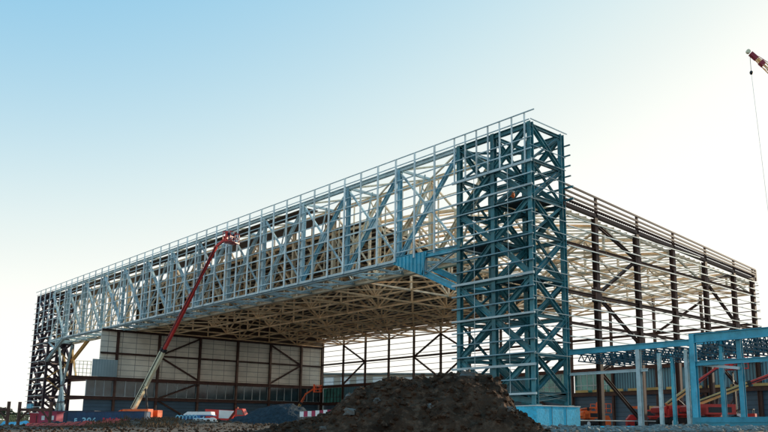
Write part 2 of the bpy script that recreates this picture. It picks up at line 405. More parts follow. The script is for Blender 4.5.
B1('edge_rail', V(.5, -.5, 36.3), V(.5, TD + .6, 36.3), .1, .1, M['pale'], T)
MB().box(-W + 2, -46, .5, 2.9, 35.3, 35.42).build('walkway_deck', M['deck'], T)
MB().box(-W + 2, -44, 3.4, TD + .4, 34.4, 34.5).build('walkway_deck', M['deck'], T)
# sloping haunches at both ends
for s, xe, xi in ((1, -12.0, -23.0), (-1, -W + P + .3, -W + 2 * P)):
    mm = M['strong'] if s == 1 else M['pale']
    H1('haunch_beam', V(xi, -.1, 23.2), V(xe, -.1, 18.1), .6, .75, mm, T)
    H1('haunch_beam', V(xi, TD, 23.2), V(xe, TD, 18.1), .6, .75, mm if s == 1 else M['ochre'], T)
    H1('haunch_strut', V((xi + xe) / 2, -.1, 20.6), V(xe, -.1, 22.8), .3, .3, M['pale'], T)
    H1('haunch_strut', V((xi + xe) / 2, -.1, 20.6), V((xi + xe) / 2, -.1, 23), .3, .3, M['pale'], T)
H1('end_chord', V(-23.2, -.12, 23.25), V(-11.6, -.12, 22.95), .62, .8, M['strong'], T)
hp = MB().prism([V(-23.6, -.42, 23.5), V(-23.6, -.42, 22.75), V(-18.0, -.42, 20.45), V(-17.0, -.42, 23.4)], (0, .1, 0))
for i in range(9): 
    x = -23.2 + i * .72; hp.box(x - .05, x + .05, -.56, -.4, 22.75 - (x + 23.6) * .41, 23.4)
hp.build('haunch_plate', M['strong'], T)

# --- left tower knee and back bay posts
for (a, b) in ((V(-W + P, TD, 21.5), V(-W + 1.4 * P, TD, 14)), (V(-W + .5 * P, TD, 20), V(-W + P, TD, 12))):
    B1('diagonal', a, b, .4, .4, M['ochre'], TL)
XC = -W + P + 5.2
for a, b in (((XC - 4.6, 21.5), (XC + 4.2, 2.2)), ((XC + 4.6, 21.5), (XC - 4.2, 2.2))):
    H1('diagonal', V(a[0], 2.5, a[1]), V(b[0], 2.5, b[1]), .45, .5, M['pale'], TL)
H1('column', V(XC, 2.5, 1), V(XC, 2.5, 12), .5, .5, M['pale'], TL, (0, 1, 0))
H1('column', V(-W + P, TD + .05, 1), V(-W + P, TD + .05, 22.6), .66, .7, M['redbrown'], TL, (0, 1, 0))  # tower column again, its sunlit brown-red put into the colour
for z in (7.5, 11.7): H1('strut', V(-W, 0, z), V(XC + 3, 2.4, z), .2, .2, M['plum'], TL)
MB().box(-W + 1.5, -W + 8, .6, 4.5, 5.3, 5.4).build('work_deck', M['dark'], TL)

# --- side wall (x = 0)
SW = part('side_wall')
CY = [12.45, 22.0, 31.54, 41.09, 50.6, SD]
def eave(y): return 27.6 - .042 * (y - 6.7)
for y in CY: MB().hbar(V(0, y, GZ), V(0, y, eave(y) - .4), .62, .66, .09, (1, 0, 0)).bar(V(0, y, GZ), V(0, y, GZ + .15), 1, 1).build('column', M['brown'], SW)
for k in range(0, 21):
    z = 26.01 - 1.2 * k
    ye = SD + 1.35
    while z > eave(ye) - .2: ye -= 2
    if z > 10.5 or k == 20: B1('girt', V(.45, TD + .3, z), V(.45, ye if ye < SD - 1 else SD + 1.35, z), .2, .10, M['girt'], SW)
B1('eave_beam', V(0, TD, eave(TD) - .05), V(0, SD + .6, eave(SD + .6) - .05), .5, .46, M['brown'], SW)
dk = MB(); pp = []
for i in range(110):                             # the open flutes of the deck edge: one folded strip
    y = TD + .5 + i * .47; z0, z1 = eave(y) + .33, eave(y) + .52
    pp += [(y, z0), (y + .03, z1), (y + .25, z1), (y + .28, z0)]
for y, z in pp: dk.v += [V(.08, y, z), V(.42, y, z)]
for i in range(len(pp) - 1): dk.f.append((2 * i, 2 * i + 1, 2 * i + 3, 2 * i + 2))
dk.build('deck_edge', M['brown'], SW)
B1('edge_angle', V(.3, TD + .3, eave(TD) + .4), V(.3, SD + .6, eave(SD) + .36), .1, .14, M['brown'], SW)
def ptop(y): return 30.02 - .0565 * (y - 6.5)
for f in (0, .33, .62, .84):
    def pz(y): return ptop(y) - f * (ptop(y) - eave(y) - .2)
    B1('parapet_rail', V(.2, TD + .2, pz(TD)), V(.2, SD + 1.2, pz(SD + 1.2)), .16, .23, M['brown'], SW)
for y in CY + [SD + 1.1]: B1('parapet_post', V(.1, y + .25, eave(y) - .2), V(.1, y + .25, ptop(y)), .3, .3, M['brown'], SW)
for z, w_ in ((22.85, .38), (17.0, .38), (13.3, .3)): H1('strut', V(-.05, TD, z), V(-.05, SD, z), w_, w_, M['brown'], SW)
for a, b in (((12.45, 26.4), (22, 23.1)), ((22, 23.1), (12.45, 17.2)), ((12.45, 17.2), (22, 11.8)), ((22, 11.8), (12.45, 7.9)), ((12.45, 7.9), (22, 1.6)),
             ((50.6, 25.2), (41.09, 22.85)), ((41.09, 22.85), (50.6, 17.3)), ((50.6, 17.3), (41.09, 12)), ((41.09, 12), (50.6, 7)), ((50.6, 7), (41.09, 1.6))):
    H1('brace', V(-.02, a[0], a[1]), V(-.02, b[0], b[1]), .36, .36, M['brown'], SW)
for y, z in ((22, 23.1), (12.45, 17.2), (22, 11.8), (41.09, 22.85), (50.6, 17.3)): MB().box(-.3, .3, y - .7, y + .7, z - .9, z + .9).build('gusset', M['brown'], SW)

# --- back wall (y = SD)
BW = part('back_wall')
BX = [-120 + 9.23 * k for k in range(0, 13)]
for x in BX: MB().hbar(V(x, SD, GZ), V(x, SD, roofz(x, SD) - .5), .42, .44, .07, (0, 1, 0)).build('column', M['brown'], BW)
for k in range(13):
    z = 13.2 + 1.38 * k
    x0, x1 = -120, 0
    while z > roofz(x1, SD) - .2 and x1 > -50: x1 -= 1; x0 += 1
    B1('girt', V(x0, SD + .32, z), V(x1 if x1 < 0 else .9, SD + .32, z), .16, .11, M['redbrown'], BW)
for z, w_ in ((17.9, .42), (12.0, .7)): H1('strut', V(-120, SD, z), V(0, SD, z), .34, w_, M['brown'] if z > 15 else M['redbrown'], BW)
H1('strut', V(-120, SD - .3, 7.4), V(2, SD - .3, 7.4), .4, .75, M['brown'], BW)
for nx, ox in ((-101.54, -110.77), (-83.08, -73.85), (-64.62, -73.85), (-18.46, -9.23), (-36.9, -46.15)):
    for zz in (22.6, 12.3): H1('brace', V(nx, SD - .02, 17.8), V(ox, SD - .02, zz), .34, .36, M['brown'], BW)
    H1('brace', V(nx, SD - .02, 1.6), V(ox, SD - .02, 7.1), .3, .3, M['brown'], BW)
# two-storey lean-to in the lower back wall
for i in range(13):
    x0 = -120 + 9.23 * i + .3; x1 = x0 + 8.63
    if i == 12: x1 = 5
    MB().box(x0 - .295, x1 + .295, SD + .6, SD + .75, GZ, 7.5).build('lower_panel', M['lowwall'], BW)
    if i % 3 == 1 or i >= 10: MB().box(x0 - .29, x1 + .29, SD + .44, SD + .56, 7.6, 11.7).build('ribbed_panel', M['stripe'], BW)
    else:
        wf = MB()
        for j in range(7):
            xx = x0 + j * (x1 - x0) / 6; wf.box(xx - .07, xx + .07, SD + .4, SD + .6, 7.8, 11.6)
        wf.box(x0, x1, SD + .4, SD + .58, 9.1, 9.22)
        fr = wf.build('window', M['frame'] if i in (8, 9) else M['dark'], BW)
        MB().box(x0, x1, SD + .5, SD + .54, 7.8, 11.6).build('pane', M['glassgreen'] if i in (0, 2, 3, 8, 9, 11) else M['glass'], fr)
MB().box(-120, 6, SD + .8, SD + 9, 11.75, 12.0).build('lean_to_roof', M['frame'], BW)
for i in range(10): MB().box(-36 + i * 3.9, -33.2 + i * 3.9, SD - .35, SD - .1, 7.8, 8.25).build('sill_board', M['amber'], BW)

# --- end wall (x = -120), clad
EW = part('end_wall')
EX = -120
EY = [2.0, 11.53, 21.65, 31.73, 41.13, 50.58, 57.3]
MB().box(EX - .5, EX - .3, -1.6, SD, 11.9, 22.6).build('cladding', M['clad'], EW)
MB().box(EX - .5, EX - .3, -4.2, SD, GZ, 7.3).build('lower_cladding', M['lowwall'], EW)
for y in EY: MB().hbar(V(EX, y, GZ), V(EX, y, 22.4), .5, .5, .08, (1, 0, 0)).build('column', M['brown'], EW)
nb = 8; bh = [V(EX - .45, TD + (SD - TD) * i / nb, 22.62) for i in range(nb + 1)] + [V(EX - .45, TD + (SD - TD) * i / nb, roofz(EX, TD + (SD - TD) * i / nb) - .18) for i in range(nb, -1, -1)]
MB().prism(bh, (.12, 0, 0)).build('bulkhead', M['deck'], EW)
H1('beam', V(EX, -1.6, 17.4), V(EX, SD, 17.4), .35, .4, M['brown'], EW)
H1('beam', V(EX + .1, -8, 11.75), V(EX + .1, SD, 11.75), .5, .75, M['redbrown'], EW)
H1('beam', V(EX + .1, -8, 7.55), V(EX + .1, SD, 7.55), .5, .7, M['brown'], EW)
H1('beam', V(EX - .1, -1.6, 22.5), V(EX - .1, SD, 22.5), .4, .5, M['brown'], EW)
for ny, oy in ((11.53, 21.65), (50.58, 41.13)):
    for zz in (22.2, 12.2): H1('brace', V(EX - .02, ny, 17.4), V(EX - .02, oy, zz), .34, .36, M['brown'], EW)
for zz in (11.4, 2.2): H1('brace', V(EX - .02, 11.53, 7.5), V(EX - .02, 21.65, zz), .32, .34, M['brown'], EW)
ys = [-4.2] + EY
for y0, y1 in zip(ys[:-1], ys[1:]):
    n = 4 if y1 - y0 > 8 else 3
    cp = [V(EX - .42, y0 + .1, 7.85), V(EX - .42, y1 - .1, 7.85)]
    for j in range(n, -1, -1):                   # sill and mullions as one comb-shaped frame
        yy = y0 + .25 + j * (y1 - y0 - .5) / n
        cp += [V(EX - .42, yy + .06, 7.98), V(EX - .42, yy + .06, 11.4), V(EX - .42, yy - .06, 11.4), V(EX - .42, yy - .06, 7.98)]
    wf = MB().prism(cp, (.2, 0, 0))
    fr = wf.build('window_frame', M['frame'], EW)
    MB().box(EX - .36, EX - .32, y0 + .2, y1 - .2, 7.9, 11.4).build('pane', M['glass'], fr)
    MB().box(EX - .9, EX - .8, y0 + 1.2, y0 + 1.2 + (y1 - y0) * .35, 7.9, 10.8).build('inner_blind', M['tealpanel'], fr)
MB().box(EX + .15, EX + .3, -3.2, 2.2, 12.15, 15.9).build('teal_panel', M['tealpanel'], EW)
rl = MB()
for i in range(5): rl.bar(V(EX, -6.6 + i * .8, 12.1), V(EX, -6.6 + i * .8, 15.3), .1, .1)
for z in (12.8, 13.7, 14.6, 15.3): rl.bar(V(EX, -6.6, z), V(EX, -3.2, z), .08, .1)
rl.build('guard_rail', M['boomcream'], EW)
for k in range(5): B1('girt', V(EX - 16, TD, 18 + 1.05 * k), V(EX - .4, TD, 18 + 1.05 * k), .12, .1, M['plum'], EW)
H1('floor_beam', V(-W + P, TD, 13.3), V(EX - .5, TD, 12.4), .4, .7, M['redbrown'], EW)
H1('floor_beam', V(-W + P, TD, 8.6), V(EX - .5, TD, 8.2), .4, .6, M['redbrown'], EW)

# --- roof framing
RF = part('roof_framing')
def rtruss(pts_xy, zb, name, w1, alt):
    b = MB(); n = len(pts_xy)
    tops = [V(x, y, max(zb + 1.2, roofz(x, y) - .75)) for x, y in pts_xy]; bots = [V(x, y, zb) for x, y in pts_xy]
    b.bar(bots[0], bots[-1], .30, .28)
    for i in range(n - 1): b.bar(tops[i], tops[i + 1], .28, .3)
    for i in range(n):
        b.bar(bots[i], tops[i], w1, w1)
        if i < n - 1:
            if (i + alt) % 2: b.bar(bots[i], tops[i + 1], w1, w1)
            else: b.bar(tops[i], bots[i + 1], w1, w1)
    return b.build(name, M['cream'] if pts_xy[0][0] > -40 else M['roofsteel'], RF)  # trusses without deck get the lit cream, sunlight held in the colour
YN = [TD + .5 + (SD - TD - .5) * i / 6 for i in range(7)]
for k, x in enumerate(BX + [-.4]): rtruss([(x, y) for y in YN], 22.85, 'roof_truss', .26, k % 2)
XN = [-120 + 9.23 * i for i in range(14)]; XN[-1] = -.4
for i, y in enumerate(YN): rtruss([(x, y + .02) for x in XN], 22.88, 'cross_truss', .24, i % 2)
for i in (0, 5):                                # plan bracing along the edges
    b = MB()
    for k in range(13):
        x0 = -120 + 9.23 * k; b.bar(V(x0, YN[i], 22.95), V(x0 + 9.23, YN[i + 1], 22.95), .2, .2)
    b.build('plan_bracing', M['roofsteel'], RF)
for i in range(34):
    y = TD + .8 + i * 1.54; b = MB(); prev = None
    for j in range(14):
        x = XN[j]; p = V(x, y, roofz(x, y) - .42)
        if prev is not None: b.bar(prev, p, .14, .2)
        prev = p
    b.build('purlin', M['purlin'], RF)
dv = MB(); nx, ny = 22, 8
for j in range(ny + 1):
    for i in range(nx + 1):
        x = -120.3 + (120.3 - 37) * i / nx; y = TD + .3 + (SD + .3 - TD) * j / ny; dv.v.append(V(x, y, roofz(x, y) - .26))
for j in range(ny + 1):
    for i in range(nx + 1):
        x = -120.3 + (120.3 - 37) * i / nx; y = TD + .3 + (SD + .3 - TD) * j / ny; dv.v.append(V(x, y, roofz(x, y) - .1))
o2 = (nx + 1) * (ny + 1)
for j in range(ny):
    for i in range(nx):
        a = j * (nx + 1) + i; dv.f.append((a, a + nx + 1, a + nx + 2, a + 1)); dv.f.append((o2 + a, o2 + a + 1, o2 + a + nx + 2, o2 + a + nx + 1))
for i in range(nx):
    dv.f.append((i, i + 1, o2 + i + 1, o2 + i)); a = ny * (nx + 1) + i; dv.f.append((a + 1, a, o2 + a, o2 + a + 1))
for j in range(ny):
    a = j * (nx + 1); dv.f.append((a + nx + 1, a, o2 + a, o2 + a + nx + 1)); a += nx; dv.f.append((a, a + nx + 1, o2 + a + nx + 1, o2 + a))
dv.build('roof_deck', M['deck'], H)

# ---------------------------------------------------------------- concrete footings
def footing(x0, x1, y0, y1, z1, label):
    c = ((x0 + x1) / 2, (y0 + y1) / 2, .6)
    b = MB().box(x0, x1, y0, y1, .4, z1 - .1); r = b.build('concrete_footing', M['concrete'], base=c)
    tag(r, label, 'footing')
    MB().box(x0 - .06, x1 + .06, y0 - .06, y1 + .06, z1 - .1, z1).build('cap', M['white'], r, base=c)
    return r
f1 = footing(-4.2, .75, -.75, 7.1, 3.58, 'blue-grey concrete footing block under the corner column beside the dirt mound')
jb = MB()
for y in (1.9, 4.5): jb.box(.752, .775, y - .02, y + .02, .6, 3.47)
jb.build('joint', M['darknavy'], f1, base=(-1.725, 3.175, .6))
footing(-13.2, -9.6, -1, 7, 1.9, 'concrete footing hidden low behind the dirt mound under the inner tower column')
# ---------------------------------------------------------------- blue steel annex frame beside the side wall
AF = tag(empty('annex_frame', (14, 4, GZ)), 'bright blue single-storey steel frame standing right of the tall corner tower', 'steel frame')
ZA = 9.75
def acol(x, y, z1, w_=.36, m=None): MB().hbar(V(x, y, GZ), V(x, y, z1), w_, w_, .05, (0, 1, 0)).bar(V(x, y, GZ), V(x, y, GZ + .08), .7, .7).build('column', m or M['strong'], AF)
acol(18.75, 0, ZA, .5)
for x, y in ((20.9, 1.2), (23.0, .4), (27.5, 0), (36, 0)): acol(x, y, ZA - .7 if y else ZA - .5, .42 if x > 22 else .3)
H1('beam', V(18.5, 0, ZA - .42), V(37, 0, ZA - .42), .4, .84, M['strong'], AF)
H1('beam', V(18.9, 0, 7.0), V(37, 0, 7.0), .3, .42, M['strong'], AF)
Y1 = 5.6
H1('beam', V(.6, Y1, ZA - .1), V(18.6, Y1, ZA - .1), .34, .62, M['strong'], AF)
H1('beam', V(.6, Y1, 7.15), V(10.6, Y1, 7.15), .22, .3, M['pale'], AF)
B1('loose_beam', V(18.9, .5, 6.95), V(23.1, -.1, 6.35), .22, .24, M['girt'], AF)
acol(9.55, Y1, ZA - .4, .46, M['pale'])
for x, y in ((7.0, 9.6), (10.9, 7.5), (11.6, 9), (14.1, 8.4), (14.6, 6.4), (15.6, 12)): acol(x, y, ZA - .75, .34, M['pale'] if x in (7.0, 10.9, 14.6) else M['strong'])
H1('beam', V(.6, 16, ZA - .3), V(34, 16, ZA - .3), .3, .5, M['strong'], AF)
for x in [1.6 + 1.5 * i for i in range(24)]:
    y0 = Y1 + .3 if x < 18.6 else .3
    b = MB(); b.bar(V(x, y0, ZA - .35), V(x, 16, ZA - .35), .18, .14); b.bar(V(x, y0, ZA - 1.15), V(x, 15.6, ZA - 1.15), .15, .13)
    n = int((16 - y0) / .6)
    for i in range(n):
        za, zb = (ZA - .35, ZA - 1.15) if i % 2 else (ZA - 1.15, ZA - .35)
        b.bar(V(x, y0 + i * .6, za), V(x, y0 + i * .6 + .6, zb), .09, .09)
    b.build('bar_joist', M['joist'], AF)

# ---------------------------------------------------------------- mounds
def heightfield(name, c, ax, ay, nx, ny, fn, m, label, cat):
    b = MB()
    for j in range(ny + 1):
        for i in range(nx + 1):
            u = -1 + 2 * i / nx; v = -1 + 2 * j / ny
            p = Vector((c[0], c[1], 0)) + RGT * ax * u + FWD * ay * v
            g = ground(p.x, p.y); b.v.append(V(p.x, p.y, g - .15 + max(0, fn(ax * u, ay * v, p))))
    for j in range(ny):
        for i in range(nx):
            a = j * (nx + 1) + i; b.f.append((a, a + 1, a + nx + 2, a + nx + 1))
    return tag(b.build(name, m, base=(c[0], c[1], ground(c[0], c[1]))), label, cat)
def fbm(p, s, o=5, seed=0.0):
    v = 0; a = 1
    for i in range(o): v += a * noise.noise(Vector((p.x * s, p.y * s, seed))); a *= .52; s *= 2.05
    return v
def interp(t, pts):
    if t <= pts[0][0]: return pts[0][1]
    for (a, b), (c, d) in zip(pts[:-1], pts[1:]):
        if t <= c: k = (t - a) / (c - a); k = k * k * (3 - 2 * k); return b + (d - b) * k
    return pts[-1][1]
MD = 50.0
def pxl(px): return (px - 449.95) / 767.69 * MD * 1.0
mc = gp(400, MD); mlat = (400 - 449.95) / 767.69 * MD
prof = [(pxl(x_) - mlat, h_) for x_, h_ in ((255, 0), (285, .3), (315, .6), (335, 1.1), (346, 1.8), (365, 2.5), (380, 2.95), (393, 3.3), (403, 3.35), (416, 3.3), (432, 3.12), (457, 3.42), (487, 3.25), (497, 3.0), (503, 2.45), (508, 1.8), (516, 1.15), (531, .45), (550, 0))]
def moundfn(a, d, p):
    h = interp(a, prof); k = max(0, 1 - abs(d / 7.5) ** 2.2)
    n = fbm(p, .55, 5, 2.2)
    rid = 1 - abs(noise.noise(Vector((p.x * 1.3, p.y * 1.3, 5)))) * 1.2
    return h * k * (1 + .10 * noise.noise(Vector((p.x * .45, p.y * .45, 3.3)))) + (.46 * n * min(1, h) + .26 * rid * min(1, h) + .07 * noise.noise(Vector((p.x * 6, p.y * 6, 1)))) * (1 if k > 0 else 0) * min(1, k * 3)
heightfield('dirt_mound', mc, 11.5, 8, 230, 130, moundfn, M['soil'], 'big dark brown mound of excavated earth in front of the steel tower', 'mound')
gc = gp(264, 96)
gprof = [(-7.2, 0), (-5.6, .7), (-3.0, 1.75), (-.6, 2.75), (1.2, 3.2), (3.4, 3.3), (4.6, 2.9), (5.8, 1.9), (7.0, .9), (8.2, 0)]
def gravelfn(a, d, p):
    h = interp(a, gprof) * max(0, 1 - abs(d / 5.5) ** 1.6)
    return h + (.22 * fbm(p, .5, 4, 9) + .06 * noise.noise(Vector((p.x * 5, p.y * 5, 1)))) * min(1, h)
heightfield('gravel_heap', gc, 8.8, 6.5, 130, 90, gravelfn, M['gravel'], 'smooth dark blue-grey gravel heap left of the big dirt mound', 'heap')
# rocks on and by the mound
def on_mound(px, py_frac, sz, label, m=M['stone']):
    lat = pxl(px) - mlat; d = -7.0 + 7 * py_frac
    p = mc + RGT * lat + FWD * d; z = ground(p.x, p.y) - .15 + max(0, moundfn(lat, d, p))
    b = MB().blob((p.x, p.y, z + sz * .25), sz, px, 9, 6, (1.2, .8, .65), .9)
    tag(b.build('rock', m, base=(p.x, p.y, z)), label, 'rock', 'rocks on the dirt mound')
on_mound(467, .70, .55, 'large pale grey slab of rock near the top right of the dirt mound')
on_mound(357, .55, .34, 'pale upright boulder on the upper left slope of the dirt mound')
on_mound(361, .15, .33, 'light rock low on the left foot of the dirt mound')
on_mound(384, .25, .22, 'small grey stone on the left face of the dirt mound')
on_mound(431, .2, .25, 'small flat stone in the middle of the mound face', M['stone'])
on_mound(503, .16, .28, 'grey stone low on the right slope of the dirt mound')
on_mound(340, .05, .22, 'whitish stone at the left toe of the dirt mound')
clods = MB()
for i in range(900):
    px = random.uniform(285, 540); f = random.uniform(-.05, 1.0); lat = pxl(px) - mlat; d = -7 + 7 * f
    p = mc + RGT * lat + FWD * d; z = ground(p.x, p.y) - .15 + max(0, moundfn(lat, d, p)); s = random.choice((.05, .07, .1, .13, .2))
    clods.blob((p.x, p.y, z + s * .2), s, i, 6, 4, (1.1, .9, .75), .8)
tag(clods.build('clods', M['soil']), 'loose clods of earth scattered over the dirt mound', 'earth', kind='stuff')

# rubble strip and foundation at the right
rub = MB()
for i in range(1500):
    px = random.uniform(530, 790); p = gp(px, random.uniform(44, 76)); s = random.choice((.05, .07, .1, .15, .22))
    rub.blob(p + V(0, 0, s * .2), s, i, 6, 4, (1.1, 1, .7), .8)
tag(rub.build('rubble', M['rawcon']), 'broken concrete rubble strewn along the foot of the blue frame', 'rubble', kind='stuff')
p0 = gp(655, 79)
fw_ = MB().box(-12.5, 14, -.35, .35, -.8, 1.0, 0); 
o = fw_.build('foundation_wall', M['concrete'], base=(0, 0, 0)); o.location = (18, -2.3, .35); tag(o, 'low grey-blue concrete foundation wall under the blue steel frame', 'wall')
o = MB().box(-4, 6, -.9, .9, -.6, .95).box(-3.8, 6, -.95, -.9, .5, .62).build('blue_barrier', M['strong'], base=(0, 0, 0)); o.location = (24.6, -3.4, 1.1)
tag(o, 'long blue site barrier in front of the blue frame columns at far right', 'barrier')

# ---------------------------------------------------------------- boom lifts
def boom_lift(loc, head, elev, L1, L2, paint, lower, upper, label, basket=True, jib=True, group=None, tele=None, text=None, boomless=False):
    r = tag(empty('boom_lift', loc, head), label, 'boom lift', group)
    c = MB().box(-1.9, 1.9, -.75, .75, .55, 1.0).box(-1.7, -1.2, -1.0, 1.0, .45, .8).box(1.2, 1.7, -1.0, 1.0, .45, .8)
    c.build('chassis', M['dark'], r, base=(0, 0, 0))
    for sx in (-1.45, 1.45):
        for sy in (-1.0, 1.0):
            wh = MB().cyl((sx, sy - .2, .55), (sx, sy + .2, .55), .55, .55, 18).build('wheel', M['rubber'], r, base=(0, 0, 0))
            MB().cyl((sx, sy - .22, .55), (sx, sy + .22, .55), .3, .3, 12).build('rim', M['white'], wh, base=(0, 0, 0))
    t = MB().cyl((0, 0, 1.0), (0, 0, 1.2), .7, .7, 16).box(-1.9, 1.5, -1.1, -.35, 1.2, 2.05).box(-1.9, 1.5, .35, 1.1, 1.2, 1.95).box(-2.1, -1.2, -1.1, 1.1, 1.2, 1.75)
    t.prism([V(-2.15, -1.1, 1.3), V(-2.5, -1.1, 1.45), V(-2.5, -1.1, 1.85), V(-2.15, -1.1, 2.0)], (0, 2.2, 0))
    tt = t.build('turntable', paint, r, base=(0, 0, 0))
    for hy in (-1.115, 1.115): MB().box(-1.0, 1.1, hy - .015, hy + .015, 1.35, 1.8).build('engine_hatch', M['dark'], tt, base=(0, 0, 0))
    MB().cyl((.8, .8, 1.9), (.8, .8, 2.5), .06, .06, 8).build('exhaust', M['dark'], tt, base=(0, 0, 0))
    if boomless: return r
    d = V(math.cos(elev), 0, math.sin(elev)); p0 = V(-1.5, 0, 2.1); p1 = p0 + d * L1; p2 = p1 + d * L2
    k = min(1.6, max(.8, (L1 + L2) / 20))
    lb = MB().bar(p0, p1, .42 * k, .5 * k).build('lower_boom', lower, r, base=(0, 0, 0))
    MB().bar(p1 - d * .35, p1, .5 * k, .58 * k).build('collar', M['dark'], lb, base=(0, 0, 0))
    MB().bar(p1 - d * .5, p1 + d * L2 * .55, .32 * k, .38 * k).build('upper_boom', upper, r, base=(0, 0, 0))
    MB().bar(p1 + d * L2 * .5, p2, .24 * k, .29 * k).build('upper_boom', upper, r, base=(0, 0, 0))
    MB().cyl(V(.4, 0, 1.9), p0 + d * min(4, L1 * .4) - V(0, 0, .2), .11, .09, 10).build('lift_ram', M['dark'], r, base=(0, 0, 0))
    hs = MB().tube([p0 + V(0, -.3 * k, .1), p1 + V(0, -.3 * k, 0), p2 + V(0, -.16, -.1)], .05)
    hs.build('hose', M['dark'], r, base=(0, 0, 0))
    if text:
        lettering(text, .5, M['dark'], lb, Matrix.Translation(p0 + d * 1.4 + V(0, -.212 * k - .004, 0) - V(-d.z, 0, d.x) * .2) @ Matrix(((d.x, -d.z, 0, 0), (0, 0, -1, 0), (d.z, d.x, 0, 0), (0, 0, 0, 1))), 1.1)
    if basket:
        e2 = elev * .55 if jib else 0
        jd = V(math.cos(e2), 0, math.sin(e2)); p3 = p2 + jd * (1.5 if jib else .8)
        MB().bar(p2 - jd * .2, p3, .2, .24).bar(p3 - V(0, 0, .6), p3 + V(0, 0, .7), .22, .22).build('jib', upper, r, base=(0, 0, 0))
        q = p3 + V(.1, 0, -.6)
        hb_ = .8 if text else 1.2
        bk = MB().box(q.x, q.x + 1.0, -hb_, hb_, q.z, q.z + .08).build('basket', upper, r, base=(0, 0, 0))
        rb = MB()
        for x in (q.x + .03, q.x + .97):
            for y in (-hb_ + .02, 0, hb_ - .02): rb.bar((x, y, q.z), (x, y, q.z + 1.1), .05, .05)
            for z in (.55, 1.1): rb.bar((x, -hb_, q.z + z), (x, hb_, q.z + z), .05, .05)
        for y in (-hb_ + .02, hb_ - .02):
            for z in (.55, 1.1): rb.bar((q.x, y, q.z + z), (q.x + 1, y, q.z + z), .06, .06)
        rb.build('basket_rail', upper, bk, base=(0, 0, 0))
        r['basket_at'] = [q.x, q.y, q.z]
    return r
# the tall lift at the door truss
BS = 1.6                                         # this machine is a size larger than the others
foot = V(-80.6, -10, 1.0 + 2.1 * BS); tip = V(-66.6, -3.6, 31.9); dv_ = tip - foot
head = math.atan2(dv_.y, dv_.x); hl = math.hypot(dv_.x, dv_.y); L = dv_.length; el = math.atan2(dv_.z, hl)
ch = V(math.cos(head), math.sin(head), 0)
BL = boom_lift((foot.x + ch.x * 1.5 * BS, foot.y + ch.y * 1.5 * BS, 1.0), head, el, L * .37 / BS, L * .63 / BS, M['orange'], M['boomcream'], M['red'], 'very tall orange boom lift with cream and red boom reaching up to the door truss', text='1500SJ', group='boom lifts on the site')
BL.scale = (BS, BS, BS)
def lift_at(px, dep, head_deg, elev, L1, L2, paint, lo, up, label, **k):
    p = gp(px, dep); 
    hv = RGT * math.cos(R(head_deg)) + FWD * math.sin(R(head_deg))
    sc = k.pop('sc', 1.4)
    r = boom_lift((p.x, p.y, p.z), math.atan2(hv.y, hv.x), R(elev), L1 / sc, L2 / sc, paint, lo, up, label, group='boom lifts on the site', **k)
    r.scale = (sc, sc, sc); return r
lift_at(683, 96, 14, 33, 4.6, 4.2, M['red'], M['boomtan'], M['red'], 'red boom lift with short raised tan and red boom behind the blue columns')
lift_at(714, 91, 10, 19.5, 7.6, 6.5, M['red'], M['boomtan'], M['red'], 'red boom lift with long low tan boom pointing out to the right')
lift_at(656, 112, 176, 2, 3.5, 2.5, M['red'], M['boomtan'], M['orange'], 'red boom lift with its tan boom lowered flat behind the light blue posts', basket=False)
lift_at(589, 126, 40, 8, 2, 1.4, M['orange'], M['orange'], M['orange'], 'orange boom lift parked low just right of the blue concrete footing', basket=True, jib=False)
lift_at(303, 172, 20, 62, 3.2, 2.2, M['orange'], M['boomtan'], M['orange'], 'small boom lift inside the hangar by the far corner with tan arm raised')

